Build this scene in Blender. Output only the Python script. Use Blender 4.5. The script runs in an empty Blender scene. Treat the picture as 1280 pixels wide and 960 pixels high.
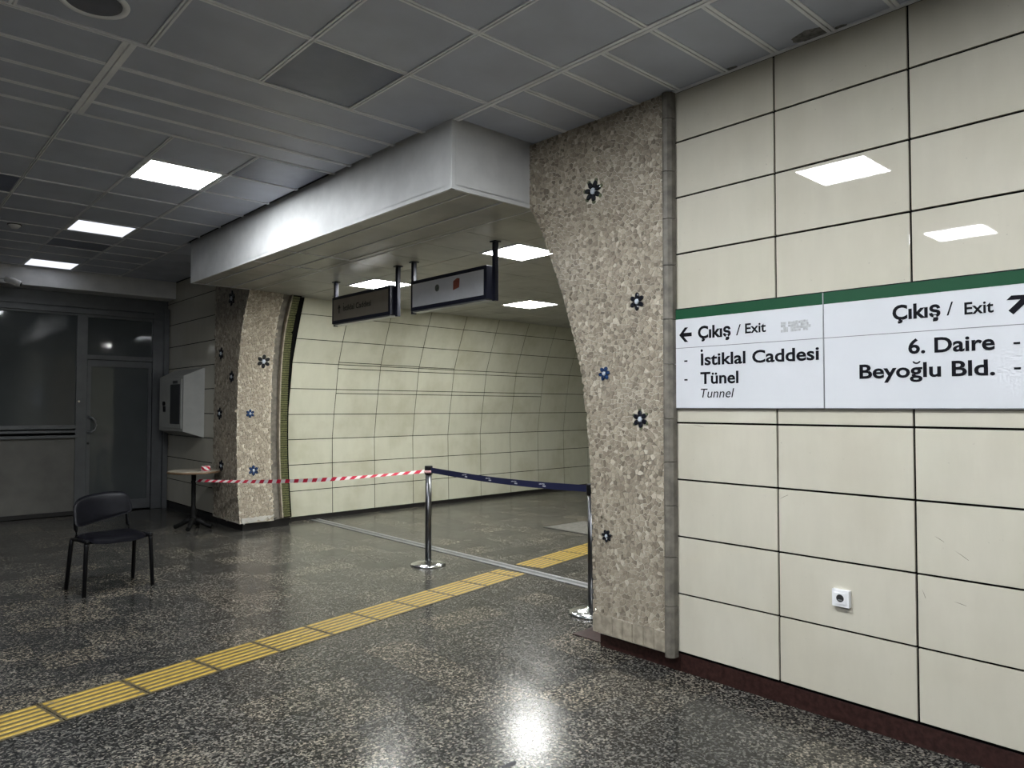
import bpy, bmesh, math, random
from mathutils import Vector, Matrix
random.seed(7)
S = bpy.context.scene
COL = S.collection

# ------------------------------------------------------------------ camera
YAW, PIT, ROL, FPX, CAMH = math.radians(42.2), math.radians(1.834), math.radians(.065), 911.0, 1.55
fwd = Vector((math.sin(YAW)*math.cos(PIT), math.cos(YAW)*math.cos(PIT), math.sin(PIT)))
rgt = Vector((math.cos(YAW), -math.sin(YAW), 0))
upv = rgt.cross(fwd)
r1 = rgt*math.cos(ROL) + upv*math.sin(ROL)
u1 = upv*math.cos(ROL) - rgt*math.sin(ROL)
cd = bpy.data.cameras.new('camera')
cd.sensor_width = 36.0
cd.lens = FPX/1280*36.0
cd.clip_start = .05
cam = bpy.data.objects.new('camera', cd)
COL.objects.link(cam)
cam.matrix_world = Matrix(((r1.x, u1.x, -fwd.x, 0), (r1.y, u1.y, -fwd.y, 0), (r1.z, u1.z, -fwd.z, CAMH), (0, 0, 0, 1)))
S.camera = cam

# ------------------------------------------------------------------ world, exposure
w = bpy.data.worlds.new('world')
S.world = w
w.use_nodes = True
w.node_tree.nodes['Background'].inputs[0].default_value = (.6, .68, .8, 1)
w.node_tree.nodes['Background'].inputs[1].default_value = .003
S.view_settings.view_transform = 'Standard'
S.view_settings.look = 'None'
S.view_settings.gamma = 1
S.view_settings.use_curve_mapping = False
S.view_settings.exposure = 0.0
# strengths of the ceiling panels (their meshes are built further down)
EM_HALL, EM_MID, EM_DIM, EM_PASS = 112.0, 76.0, 1.2, 78.0

# ------------------------------------------------------------------ materials
def lin(c):
    return tuple((v/12.92 if v <= .04045 else ((v+.055)/1.055)**2.4) for v in (x/255 for x in c))
class NT:
    def __init__(s, name):
        s.m = bpy.data.materials.new(name)
        s.m.use_nodes = True
        s.t = s.m.node_tree
        s.b = s.t.nodes['Principled BSDF']
    def n(s, typ, **kw):
        o = s.t.nodes.new(typ)
        for k, v in kw.items():
            setattr(o, k, v)
        return o
    def l(s, a, b):
        s.t.links.new(a, b)
    def coord(s, kind='Object'):
        if kind == 'World':
            return s.n('ShaderNodeNewGeometry').outputs['Position']
        return s.n('ShaderNodeTexCoord').outputs[kind]
    def noise(s, vec, scale, detail=3, rough=.55):
        o = s.n('ShaderNodeTexNoise')
        o.inputs['Scale'].default_value = scale
        o.inputs['Detail'].default_value = detail
        o.inputs['Roughness'].default_value = rough
        if vec: s.l(vec, o.inputs['Vector'])
        return o.outputs['Fac']
    def ramp(s, fac, stops):
        o = s.n('ShaderNodeValToRGB')
        e = o.color_ramp.elements
        while len(e) < len(stops): e.new(.5)
        for el, (p, c) in zip(e, stops):
            el.position = p
            el.color = (*c, 1) if len(c) == 3 else c
        s.l(fac, o.inputs[0])
        return o.outputs[0]
    def mix(s, fac, a, b, typ='MIX'):
        o = s.n('ShaderNodeMix', data_type='RGBA', blend_type=typ)
        for v, i in ((fac, 0), (a, 6), (b, 7)):
            if hasattr(v, 'is_linked'): s.l(v, o.inputs[i])
            else: o.inputs[i].default_value = v if i == 0 else (*v[:3], 1)
        return o.outputs[2]
    def bump(s, h, strength=.3, dist=.01):
        o = s.n('ShaderNodeBump')
        o.inputs['Strength'].default_value = strength
        o.inputs['Distance'].default_value = dist
        s.l(h, o.inputs['Height'])
        s.l(o.outputs[0], s.b.inputs['Normal'])
    def set(s, **kw):
        for k, v in kw.items():
            i = s.b.inputs[k.replace('_', ' ')]
            if hasattr(v, 'is_linked'): s.l(v, i)
            else: i.default_value = (*v, 1) if isinstance(v, tuple) else v
        return s

M = {}
def plain(name, col, rough=.5, metal=0.0, spec=.5, var=.12, scale=6.0):
    t = NT(name)
    c = t.mix(t.ramp(t.noise(t.coord('World'), scale, 4), [(.35, (0, 0, 0)), (.65, (1, 1, 1))]), tuple(v*(1-var) for v in col), tuple(min(1, v*(1+var)) for v in col))
    t.set(Base_Color=c, Roughness=rough, Metallic=metal, Specular_IOR_Level=spec)
    M[name] = t.m
    return t

# cream enamel panels: faint vertical streaks, grime and a per-panel shade
def panel_mat(name, col, rough, dirt):
    t = NT(name)
    p = t.coord('World')
    mp = t.n('ShaderNodeMapping')
    mp.inputs['Scale'].default_value = (1, 1, .25)
    t.l(p, mp.inputs[0])
    st = t.noise(mp.outputs[0], 9, 5, .6)
    big = t.noise(p, 1.7, 4, .6)
    c = t.mix(t.ramp(st, [(.3, (0, 0, 0)), (.7, (1, 1, 1))]), tuple(v*.93 for v in col), col)
    c = t.mix(t.ramp(big, [(.45, (0, 0, 0)), (.75, (dirt,)*3)]), c, (col[0]*.72, col[1]*.69, col[2]*.62))
    sp = t.noise(p, 42, 2, .7)
    c = t.mix(t.ramp(sp, [(.72, (0, 0, 0)), (.78, (.35,)*3)]), c, (.22, .2, .17))
    rnd = t.n('ShaderNodeObjectInfo').outputs['Random']
    c = t.mix(1.0, c, t.ramp(rnd, [(0, (.965, .965, .955)), (1, (1, 1, 1))]), 'MULTIPLY')
    t.set(Base_Color=c, Roughness=rough, Specular_IOR_Level=.5)
    M[name] = t.m
panel_mat('cream_panel', (.605, .571, .478), .018, .3)
panel_mat('passage_panel', (.56, .555, .45), .22, .75)
plain('joint_black', (.004, .004, .004), .9, spec=.1)
plain('maroon_granite', (.032, .014, .012), .35, spec=.3, var=.4, scale=40)
plain('plinth_black', (.012, .011, .011), .4)
plain('ceiling_paint', (.47, .50, .58), .42, var=.06, scale=3)
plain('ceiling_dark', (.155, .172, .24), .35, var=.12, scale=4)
plain('grid_paint', (.84, .85, .87), .4, var=.05)
plain('ceiling_void', (.02, .02, .022), .9)
t = plain('beam_paint', (.68, .68, .675), .5, var=.07, scale=5)
t.bump(t.noise(t.coord('World'), 60, 3), .08, .004)
plain('soffit_paint', (.40, .395, .36), .4, var=.15, scale=2.5)
plain('white_paint', (.72, .72, .71), .4, var=.04)
plain('alu_frame', (.12, .125, .13), .4, .3, var=.08)
plain('lower_panel', (.14, .135, .12), .55, var=.15, scale=2.5)
plain('cabinet_paint', (.46, .46, .43), .45, var=.06)
plain('dark_trim', (.05, .052, .055), .45)
plain('black_metal', (.006, .006, .007), .4, spec=.2)
plain('navy_metal', (.012, .014, .03), .3, .2)
t = plain('black_vinyl', (.004, .004, .006), .4, spec=.09, var=.25, scale=20)
t.bump(t.noise(t.coord('Object'), 180, 2), .15, .002)
plain('cast_iron', (.005, .005, .005), .6, spec=.2)
t = plain('chrome', (.72, .73, .75), .16, 1.0, var=.03)
plain('steel_tube', (.13, .13, .135), .3, 1.0, var=.1, scale=12)
plain('aluminium', (.34, .35, .365), .35, .75, var=.15, scale=9)
plain('belt_blue', (.007, .010, .048), .6, var=.1)
plain('belt_mark', (.55, .56, .6), .6)
plain('sign_white', (.63, .64, .67), .32, spec=.3, var=.025, scale=3)
plain('sign_green', (.014, .072, .034), .45, spec=.15, var=.05)
plain('sign_black', (.005, .005, .008), .5, spec=.1)
plain('sign_line', (.16, .16, .17), .5)
plain('sign_residue', (.45, .46, .47), .7, var=.2, scale=60)
plain('box_sign_grey', (.60, .61, .65), .4, var=.05)
plain('box_sign_brown', (.30, .27, .225), .45, var=.06)
plain('box_sign_ink', (.015, .015, .014), .5)
plain('mark_grey', (.10, .11, .10), .5, var=.3, scale=60)
plain('mark_red', (.26, .07, .045), .5, var=.3, scale=60)
plain('socket_white', (.82, .82, .83), .3, var=.02)
plain('socket_dark', (.03, .03, .03), .4)
plain('table_edge', (.16, .10, .055), .45)
plain('table_laminate', (.40, .36, .29), .35)
plain('olive_tile', (.085, .088, .036), .3, var=.3, scale=30)
plain('petal_black', (.010, .011, .016), .18, var=.5, scale=40)
plain('petal_blue', (.012, .035, .10), .18, var=.6, scale=40)
plain('petal_olive', (.10, .11, .06), .4, var=.4, scale=40)
plain('flower_white', (.52, .56, .62), .3, var=.1, scale=60)
plain('trim_stone', (.15, .136, .112), .6, var=.3, scale=14)
plain('base_stone', (.31, .27, .21), .6, var=.25, scale=20)
plain('plaster', (.5, .48, .44), .8)
plain('hall_wall', (.12, .12, .12), .6)
plain('stain_dark', (.035, .035, .04), .7)
plain('scuff', (.20, .18, .14), .7, var=.4, scale=90)
plain('damp', (.16, .155, .15), .7, var=.4, scale=40)
plain('cover_stone', (.13, .125, .112), .5, var=.3, scale=20)
plain('speaker_mesh', (.13, .135, .16), .6)
plain('camera_white', (.85, .85, .85), .35)

# grout and shards of the crazy-paved pillars
t = NT('grout')
p = t.coord('World')
t.set(Base_Color=t.ramp(t.noise(p, 3.2, 5, .65), [(.32, (.10, .09, .075)), (.46, (.50, .46, .38)), (.7, (.68, .64, .55))]), Roughness=.85)
M['grout'] = t.m
t = NT('shard')
a = t.n('ShaderNodeAttribute', attribute_name='shade').outputs['Fac']
c = t.ramp(a, [(0, (.14, .115, .085)), (.2, (.26, .22, .165)), (.6, (.36, .31, .235)), (.9, (.47, .41, .32)), (1, (.64, .59, .49))])
p = t.coord('World')
c = t.mix(t.ramp(t.noise(p, 120, 2), [(.35, (.0,)*3), (.75, (.45,)*3)]), c, (.24, .21, .17))
c = t.mix(t.ramp(t.noise(p, 1.6, 4), [(.45, (0,)*3), (.8, (.55,)*3)]), c, (.27, .235, .185))
t.set(Base_Color=c, Roughness=.5)
M['shard'] = t.m

# worn polished granite: fine grain, per-tile shade, traffic wear
t = NT('granite')
p = t.coord('World')
vo = t.n('ShaderNodeTexVoronoi', feature='F1')
vo.inputs['Scale'].default_value = 100
mp = t.n('ShaderNodeMapping')
mp.inputs['Scale'].default_value = (1, 1, .001)
t.l(p, mp.inputs[0])
wob = t.n('ShaderNodeTexNoise')
wob.inputs['Scale'].default_value = 55
t.l(mp.outputs[0], wob.inputs['Vector'])
wv = t.n('ShaderNodeVectorMath', operation='MULTIPLY_ADD')
t.l(wob.outputs['Color'], wv.inputs[0])
wv.inputs[1].default_value = (.004, .004, 0)
t.l(mp.outputs[0], wv.inputs[2])
t.l(wv.outputs[0], vo.inputs['Vector'])
sx = t.n('ShaderNodeSeparateColor')
t.l(vo.outputs['Color'], sx.inputs[0])
gm = t.n('ShaderNodeMath', operation='MULTIPLY_ADD')
t.l(sx.outputs[0], gm.inputs[0]); gm.inputs[1].default_value = .55
g2 = t.n('ShaderNodeMath', operation='MULTIPLY')
t.l(t.noise(mp.outputs[0], 120, 3, .6), g2.inputs[0]); g2.inputs[1].default_value = .45
t.l(g2.outputs[0], gm.inputs[2])
grain = t.ramp(gm.outputs[0], [(.14, (.005, .005, .006)), (.34, (.012, .0118, .0115)), (.47, (.032, .0312, .029)), (.60, (.078, .0745, .068)), (.73, (.165, .156, .14)), (.88, (.25, .21, .165))])
cell = t.n('ShaderNodeVectorMath', operation='SNAP')
cell.inputs[1].default_value = (.312, .312, 10)
off = t.n('ShaderNodeVectorMath', operation='ADD')
off.inputs[1].default_value = (.045, .25, 5)
t.l(p, off.inputs[0]); t.l(off.outputs[0], cell.inputs[0])
wn = t.n('ShaderNodeTexWhiteNoise', noise_dimensions='3D')
t.l(cell.outputs[0], wn.inputs['Vector'])
g = t.mix(1.0, grain, t.ramp(wn.outputs['Value'], [(0, (.72, .73, .75)), (.6, (1, 1, 1)), (1, (1.32, 1.26, 1.16))]), 'MULTIPLY')
big = t.noise(mp.outputs[0], 1.9, 6, .62)
g = t.mix(1.0, g, t.ramp(big, [(.3, (.78, .79, .80)), (.5, (1, 1, .98)), (.72, (1.25, 1.22, 1.15))]), 'MULTIPLY')
med = t.noise(mp.outputs[0], 9, 4, .6)
g = t.mix(1.0, g, t.ramp(med, [(.3, (.8,)*3), (.7, (1.2,)*3)]), 'MULTIPLY')
t.set(Base_Color=g, Roughness=t.ramp(big, [(.3, (.16,)*3), (.7, (.25,)*3)]), Specular_IOR_Level=.3)
t.bump(gm.outputs[0], .12, .003)
M['granite'] = t.m

# worn yellow tactile plastic, dark grime where it is rubbed off
def yellow(name, col, lo, hi):
    t = NT(name)
    p = t.coord('World')
    n1 = t.noise(p, 14, 5, .7)
    c = t.mix(t.ramp(n1, [(lo, (1, 1, 1)), (hi, (0, 0, 0))]), col, (.07, .065, .05))
    c = t.mix(t.ramp(t.noise(p, 60, 3), [(.4, (0,)*3), (.7, (.5,)*3)]), c, (col[0]*.55, col[1]*.5, col[2]*.45))
    t.set(Base_Color=c, Roughness=.42)
    M[name] = t.m
yellow('tactile_rib', (.43, .29, .045), .27, .38)
yellow('tactile_base', (.085, .066, .028), .3, .45)

# red and white stripes printed along the tape
t = NT('tape')
a = t.n('ShaderNodeAttribute', attribute_name='run').outputs['Fac']
m1 = t.n('ShaderNodeMath', operation='FRACT')
t.l(a, m1.inputs[0])
m2 = t.n('ShaderNodeMath', operation='GREATER_THAN')
t.l(m1.outputs[0], m2.inputs[0]); m2.inputs[1].default_value = .5
t.set(Base_Color=t.mix(m2.outputs[0], (.78, .74, .72), (.55, .02, .055)), Roughness=.35)
M['tape'] = t.m

# dim door and window glass
t = NT('dark_glass')
p = t.coord('World')
t.set(Base_Color=t.ramp(t.noise(p, 2.2, 4), [(.3, (.085, .094, .096)), (.7, (.10, .11, .112))]), Roughness=.05, Alpha=.85)
M['dark_glass'] = t.m

def emit(name, col, s):
    t = NT(name)
    t.set(Base_Color=(.8, .8, .8), Roughness=.4, Emission_Color=col, Emission_Strength=s)
    M[name] = t.m
emit('panel_hall', (.93, .97, 1.0), EM_HALL)
emit('panel_mid', (.93, .97, 1.0), EM_MID)
emit('panel_dim', (.86, .90, 1.0), EM_DIM)
emit('panel_passage', (.98, .99, .95), EM_PASS)

# ------------------------------------------------------------------ builders
def wloc(o):
    v = Vector((0, 0, 0))
    while o:
        v += o.location
        o = o.parent
    return v
class MB:
    def __init__(s):
        s.v, s.f, s.sm, s.attr = [], [], [], []
    def add(s, vs, fs, smooth=False):
        k = len(s.v)
        s.v += [tuple(v) for v in vs]
        s.f += [tuple(i+k for i in f) for f in fs]
        s.sm += [smooth]*len(fs)
        return s
    def box(s, x0, x1, y0, y1, z0, z1, bev=0):
        x0, x1, y0, y1, z0, z1 = min(x0, x1), max(x0, x1), min(y0, y1), max(y0, y1), min(z0, z1), max(z0, z1)
        if bev <= 0:
            return s.add([(x, y, z) for z in (z0, z1) for y in (y0, y1) for x in (x0, x1)],
                         [(0, 2, 3, 1), (4, 5, 7, 6), (0, 1, 5, 4), (2, 6, 7, 3), (0, 4, 6, 2), (1, 3, 7, 5)])
        bm = bmesh.new()
        r = bmesh.ops.create_cube(bm, size=1)
        for v in bm.verts:
            v.co = ((x0+x1)/2+v.co.x*(x1-x0), (y0+y1)/2+v.co.y*(y1-y0), (z0+z1)/2+v.co.z*(z1-z0))
        bmesh.ops.bevel(bm, geom=bm.edges[:], offset=bev, segments=2, profile=.6, affect='EDGES')
        bm.verts.index_update()
        s.add([v.co[:] for v in bm.verts], [tuple(v.index for v in f.verts) for f in bm.faces], False)
        bm.free()
        return s
    def loft(s, rings, caps=True, smooth=True, closed=True):
        n = len(rings[0])
        vs = [p for r in rings for p in r]
        fs = []
        for i in range(len(rings)-1):
            for j in range(n if closed else n-1):
                a, b = i*n+j, i*n+(j+1) % n
                fs.append((a, b, b+n, a+n))
        s.add(vs, fs, smooth)
        if caps:
            k = len(s.v)-len(vs)
            s.f += [tuple(range(k+n-1, k-1, -1)), tuple(range(k+len(vs)-n, k+len(vs)))]
            s.sm += [False, False]
        return s
    def lathe(s, prof, c, axis='Z', n=24, caps=True):
        rings = []
        for r, h in prof:
            ring = []
            for k in range(n):
                a = 2*math.pi*k/n
                p = (r*math.cos(a), r*math.sin(a), h)
                if axis == 'X': p = (p[2], p[0], p[1])
                if axis == 'Y': p = (p[1], p[2], p[0])
                ring.append((c[0]+p[0], c[1]+p[1], c[2]+p[2]))
            rings.append(ring)
        return s.loft(rings, caps)
    def tube(s, path, r, n=10, sx=1.0):
        path = [Vector(p) for p in path]
        rings = []
        up = Vector((0, 0, 1))
        for i, p in enumerate(path):
            d = (path[min(i+1, len(path)-1)]-path[max(i-1, 0)]).normalized()
            a = d.cross(up if abs(d.z) < .95 else Vector((0, 1, 0))).normalized()
            b = a.cross(d).normalized()
            rr = r[i] if isinstance(r, (list, tuple)) else r
            rings.append([p+a*rr*sx*math.cos(2*math.pi*k/n)+b*rr*math.sin(2*math.pi*k/n) for k in range(n)])
        return s.loft(rings)
    def prism(s, pts, lo, hi, axis='X'):
        def P(a, b, h):
            return {'X': (h, a, b), 'Y': (a, h, b), 'Z': (a, b, h)}[axis]
        return s.loft([[P(a, b, lo) for a, b in pts], [P(a, b, hi) for a, b in pts]], True, False)
    def build(s, name, mat, parent=None, loc=None, attrs=None):
        me = bpy.data.meshes.new(name)
        o = bpy.data.objects.new(name, me)
        COL.objects.link(o)
        if parent:
            o.parent = parent
            base = wloc(parent)
            rl = Vector(loc)-base if loc else Vector((0, 0, 0))
            o.location = rl
            org = base+rl
        else:
            org = Vector(loc) if loc else Vector((0, 0, 0))
            o.location = org
        me.from_pydata([(x-org.x, y-org.y, z-org.z) for x, y, z in s.v], [], s.f)
        me.materials.append(M[mat])
        me.polygons.foreach_set('use_smooth', s.sm)
        bm = bmesh.new(); bm.from_mesh(me)
        bmesh.ops.recalc_face_normals(bm, faces=bm.faces[:])
        bm.to_mesh(me); bm.free()
        if attrs:
            for k, vals in attrs.items():
                at = me.attributes.new(k, 'FLOAT', 'POINT')
                at.data.foreach_set('value', vals)
        me.update()
        return o
def thing(name, label, cat, loc, group=None):
    o = bpy.data.objects.new(name, None)
    o.empty_display_size = .1
    COL.objects.link(o)
    o.location = loc
    return tag(o, label, cat, group)
def tag(o, label, cat=None, group=None):
    o['label'] = label
    if cat: o['category'] = cat
    if group: o['group'] = group
    return o
def struct(o):
    o['kind'] = 'structure'
    return o
def place(name, me, loc, parent):
    o = bpy.data.objects.new(name, me)
    COL.objects.link(o)
    o.parent = parent
    o.location = Vector(loc)-wloc(parent)
    return o
def interp(tab, x):
    if x <= tab[0][0]: return tab[0][1]
    for (a, b), (c, d) in zip(tab, tab[1:]):
        if x <= c: return b+(d-b)*(x-a)/(c-a)
    return tab[-1][1]
def B(*a): return MB().box(*a)

CEIL, SOF = 3.445, 2.99      # hall ceiling, soffit and passage ceiling
WX, FX = 3.64, 3.60          # face of the wall panels, face of the pillars
ROWS = [.115, .455, .79, 1.125, 1.46, 1.80, 2.13, 2.465, 2.805, 3.14, CEIL]

# ------------------------------------------------------------------ floor
T = .312
fl = struct(B(-4.6, 13.2, -3.6, 12.6, -.15, -.012).build('floor', 'joint_black'))
tag(fl, 'worn dark speckled granite tile floor of the hall')
tiles = []
for i in range(-4, 42):
    for j in range(1, 39):
        x0, y0 = i*T-.045, j*T-.25
        cx, cy = x0+T/2, y0+T/2
        if cx > 3.5 and (cy < 2.9 and cx > 3.9): continue
        if cx > 4.2 and cy > 9.6: continue
        if cy > 12.1: continue
        d = Vector((cx, cy, -CAMH))
        z = d.dot(fwd)
        if z < .3: continue
        px, py = 640+FPX*d.dot(r1)/z, 480-FPX*d.dot(u1)/z
        vis = -20 < px < 1300 and 560 < py < 985 and not (cx > 3.75 and px > 735)
        tiles.append((0 if vis else 1, z, x0, y0))
tiles.sort()
m0 = B(0, T-.0016, 0, T-.0016, -.012, 0)
proto = m0.build('floor_tile', 'granite', fl)
proto.location = (tiles[0][2], tiles[0][3], 0)
for t_ in tiles[1:300]:
    place('floor_tile', proto.data, (t_[2], t_[3], 0), fl)
rest = MB()
for t_ in tiles[300:]:
    rest.box(t_[2], t_[2]+T-.0016, t_[3], t_[3]+T-.0016, -.012, 0)
rest.build('floor_tile_field', 'granite', fl)['kind'] = 'stuff'
# plain floor out of view, behind and beside the camera
apron = MB()
apron.box(-4.6, -4*T-.047, -3.6, 12.1, -.012, 0)
apron.box(-4*T-.047, 3.8, -3.6, T-.252, -.012, 0)
apron.build('floor_apron', 'granite', fl)['kind'] = 'stuff'

# ------------------------------------------------------------------ panelled walls
def panel_x(y0, y1, z0, z1, parent, mat='cream_panel', g=.0052, x=WX):
    y0, y1 = min(y0, y1), max(y0, y1)
    return B(x, x+.014, y0+g, y1-g, z0+g, z1-g, .0015).build('wall_panel', mat, parent, (x, (y0+y1)/2, z0))
wr = struct(B(WX+.018, 4.1, -3.6, 2.60, 0, 3.6).build('wall_right', 'joint_black'))
tag(wr, 'wall of large cream enamel panels with black joints on the right')
cols = [2.567, 1.921, 1.25, .58, -.09, -.76]
for a, b in zip(cols, cols[1:]):
    for z0, z1 in zip(ROWS, ROWS[1:]):
        panel_x(b, a, z0, z1, wr)
B(WX, WX+.014, -3.6, -.764, .115, CEIL).build('plain_panel', 'cream_panel', wr)
struct(B(WX+.012, WX+.03, -3.6, 2.56, 0, .102, .002).build('baseboard_right', 'maroon_granite'))
for (ya, za), (yb, zb) in (((1.914, 1.067), (1.865, 1.093)), ((1.172, .971), (1.133, .948)), ((1.092, .918), (1.037, .881)), ((1.229, .724), (1.213, .684)), ((1.099, .692), (1.049, .681)), ((2.444, 1.449), (2.369, 1.437))):
    n_ = Vector((0, zb-za, ya-yb)).normalized()*.0012
    MB().prism([(ya, za), (yb, zb), (yb+n_.y*1.4, zb+n_.z*1.4), ((ya+yb)/2+n_.y*2.2, (za+zb)/2+n_.z*2.2)], WX-.0004, WX+.001, 'X').build('scuff_mark', 'scuff', wr)
# short wall beyond the far pillar
wsd = struct(B(WX+.018, 4.3, 9.86, 12.6, 0, 3.6).build('wall_side', 'joint_black'))
tag(wsd, 'dim panelled wall between the far pillar and the glazed office front')
for z0, z1 in zip(ROWS, ROWS[1:]):
    panel_x(9.9, 12.02, z0, z1, wsd)
struct(B(WX+.006, WX+.03, 9.9, 12.0, 0, .102, .002).build('baseboard_side', 'plinth_black'))
# enclosure behind the camera
struct(B(-4.8, -4.6, -3.6, 12.6, 0, 3.6).build('wall_left', 'hall_wall'))
struct(B(-4.6, 4.1, -3.8, -3.6, 0, 3.6).build('wall_front', 'hall_wall'))

# passage wall: faceted panels leaning in towards the ceiling
PROF = [(9.43, .055), (9.44, .405), (9.45, .76), (9.46, 1.105), (9.415, 1.45), (9.355, 1.80), (9.30, 2.15), (9.185, 2.465), (9.055, 2.785), (8.955, 3.01)]
def shear(x): return .042*(x-6.2)
def ppt(x, k, g=0.0, off=0.0):
    """point on the passage wall: k is a row position, off pushes it back"""
    i = max(0, min(len(PROF)-2, int(math.floor(k))))
    f = k-i
    y = PROF[i][0]+(PROF[i+1][0]-PROF[i][0])*f
    z = PROF[i][1]+(PROF[i+1][1]-PROF[i][1])*f
    return (x, y+shear(x)+off, z)
wp = MB()
wp.loft([[ppt(x, k, off=.02) for k in range(len(PROF))]+[(x, 10.2, 3.1), (x, 10.2, 0), (x, 9.45+shear(x)+.02, 0)] for x in (4.30, 13.0)], True, False)
wpo = struct(wp.build('wall_passage', 'joint_black'))
tag(wpo, 'curved wall of pale cream panels along the closed passage')
def pass_panel(x0, x1, k0, k1, name='wall_panel'):
    gx, gk = .005, .014
    q = [(x0+gx, k0+gk), (x1-gx, k0+gk), (x1-gx, k1-gk), (x0+gx, k1-gk)]
    vs = [ppt(x, k) for x, k in q]+[ppt(x, k, off=.005) for x, k in q]
    return MB().add(vs, [(0, 1, 2, 3), (7, 6, 5, 4), (0, 4, 5, 1), (1, 5, 6, 2), (2, 6, 7, 3), (3, 7, 4, 0)]).build(name, 'passage_panel', wpo, vs[0])
pc = [4.38, 5.085]+[5.085+.708*i for i in range(1, 12)]
for ci, (a, b) in enumerate(zip(pc, pc[1:])):
    for k in range(9):
        if 1 <= ci <= 6 and k in (4, 5):      # a slim closing strip on top of these rows
            pass_panel(a, b, k, k+.84)
            pass_panel(a, b, k+.84, k+1, 'slim_wall_panel')
        elif 1 <= ci <= 3 and k == 6:
            pass_panel(a, b, k, k+.12-.02*ci, 'slim_wall_panel')
            pass_panel(a, b, k+.12-.02*ci, k+1)
        else:
            pass_panel(a, b, k, k+1)
bb = MB()
bb.loft([[(x, 9.44+shear(x), 0), (x, 9.44+shear(x), .05), (x, 9.47+shear(x), .05), (x, 9.47+shear(x), 0)] for x in (4.3, 13)], True, False)
struct(bb.build('baseboard_passage', 'plinth_black'))
# the passage's other side and end, out of sight behind the near pillar
wq = MB()
wq.loft([[(x, 12.35-y, z) for y, z in PROF]+[(x, 2.4, 3.1), (x, 2.4, 0), (x, 2.9, 0)] for x in (4.45, 13.0)], True, False)
struct(wq.build('wall_passage_near', 'passage_panel'))
struct(B(13.0, 13.2, 2.4, 10.3, 0, 3.4).build('wall_passage_end', 'passage_panel'))

# ------------------------------------------------------------------ ceilings
ce = struct(B(-4.6, 4.1, -3.6, 12.6, CEIL+.03, CEIL+.2).build('ceiling', 'ceiling_void'))
tag(ce, 'suspended ceiling of grey metal tiles in a light grid')
def ctile(x0, x1, y0, y1, parent=ce, z=CEIL, mat='ceiling_paint', name='ceiling_tile', g=.012):
    m = MB()
    b = .007
    x0 += g; x1 -= g; y0 += g; y1 -= g
    m.loft([[(x0, y0, z+.022), (x1, y0, z+.022), (x1, y1, z+.022), (x0, y1, z+.022)],
            [(x0, y0, z+.006), (x1, y0, z+.006), (x1, y1, z+.006), (x0, y1, z+.006)],
            [(x0+b, y0+b, z+.002), (x1-b, y0+b, z+.002), (x1-b, y1-b, z+.002), (x0+b, y1-b, z+.002)]], True, False)
    # slight sag of the light metal pans
    o = m.build(name, mat, parent, ((x0+x1)/2, (y0+y1)/2, z))
    o.rotation_euler = (random.uniform(-.003, .003), random.uniform(-.003, .003), 0)
    return o
def bar_x(x0, x1, y, wd=.03, parent=ce, z=CEIL, name='grid_bar'):
    m = MB()
    m.box(x0, x1, y-wd/2, y-.004, z-.003, z+.012, 0)
    m.box(x0, x1, y+.004, y+wd/2, z-.003, z+.012, 0)
    m.box(x0, x1, y-.004, y+.004, z+.010, z+.012, 0)
    return m.build(name, 'grid_paint', parent, (x0, y, z))
def bar_y(x, y0, y1, wd=.03, parent=ce, z=CEIL, name='grid_bar'):
    m = MB()
    m.box(x-wd/2, x-.004, y0, y1, z-.004, z+.012, 0)
    m.box(x+.004, x+wd/2, y0, y1, z-.004, z+.012, 0)
    m.box(x-.004, x+.004, y0, y1, z+.010, z+.012, 0)
    return m.build(name, 'grid_paint', parent, (x, y0, z))
LIGHTS = []
def cell_grid(xs, ys, holes=(), dark=()):
    for i, (x0, x1) in enumerate(zip(xs, xs[1:])):
        for j, (y0, y1) in enumerate(zip(ys, ys[1:])):
            cx, cy = (x0+x1)/2, (y0+y1)/2
            if any(x0 < hx < x1 and y0 < hy < y1 for hx, hy in holes): continue
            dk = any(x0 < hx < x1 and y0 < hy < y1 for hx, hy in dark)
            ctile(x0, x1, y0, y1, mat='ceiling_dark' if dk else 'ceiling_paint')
# zone near the camera
XA = [-.09, .52, 1.12, 1.722, 2.312, 2.905]
YA = [1.0, 1.6, 2.205, 2.805, 3.43, 4.09]
cell_grid(XA, YA, holes=[(1.46, 2.53)], dark=[(2.0, 3.8)])
for x in XA[1:-1]: bar_y(x, 1.0, 4.09)
for y in YA[1:-1]: bar_x(-.09, 2.905, y, .036)
bar_y(2.915, 1.0, 3.77, .05, name='main_runner')
bar_x(-.09, 2.90, 4.095, .034, name='main_runner')
# border strip along the panelled wall
YB = [1.0, 1.29, 1.595, 1.895, 2.196, 2.516, 2.81, 3.124, 3.427, 3.765]
for a, b in zip(YB, YB[1:]): ctile(2.94, WX-.01, a, b)
for y in YB[1:-1]: bar_x(2.94, WX-.01, y, .04)
B(WX-.022, WX, 1.0, 3.765, CEIL-.004, CEIL+.01, .002).build('edge_angle', 'grid_paint', ce)
# band of four long planks
YC = [4.11, 4.45, 4.765, 5.065, 5.325]
for a, b in zip(YC, YC[1:]):
    ctile(1.052, 2.875, a, b, name='ceiling_plank')
    ctile(-1.0, 1.018, a, b, name='ceiling_plank')
for y in YC[1:-1]:
    bar_x(1.07, 2.875, y, .034); bar_x(-1.0, 1.0, y, .034)
bar_y(1.035, 4.11, 5.325, .07, name='main_runner')
bar_x(-1.0, 2.88, 5.33, .02, name='main_runner')
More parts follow.
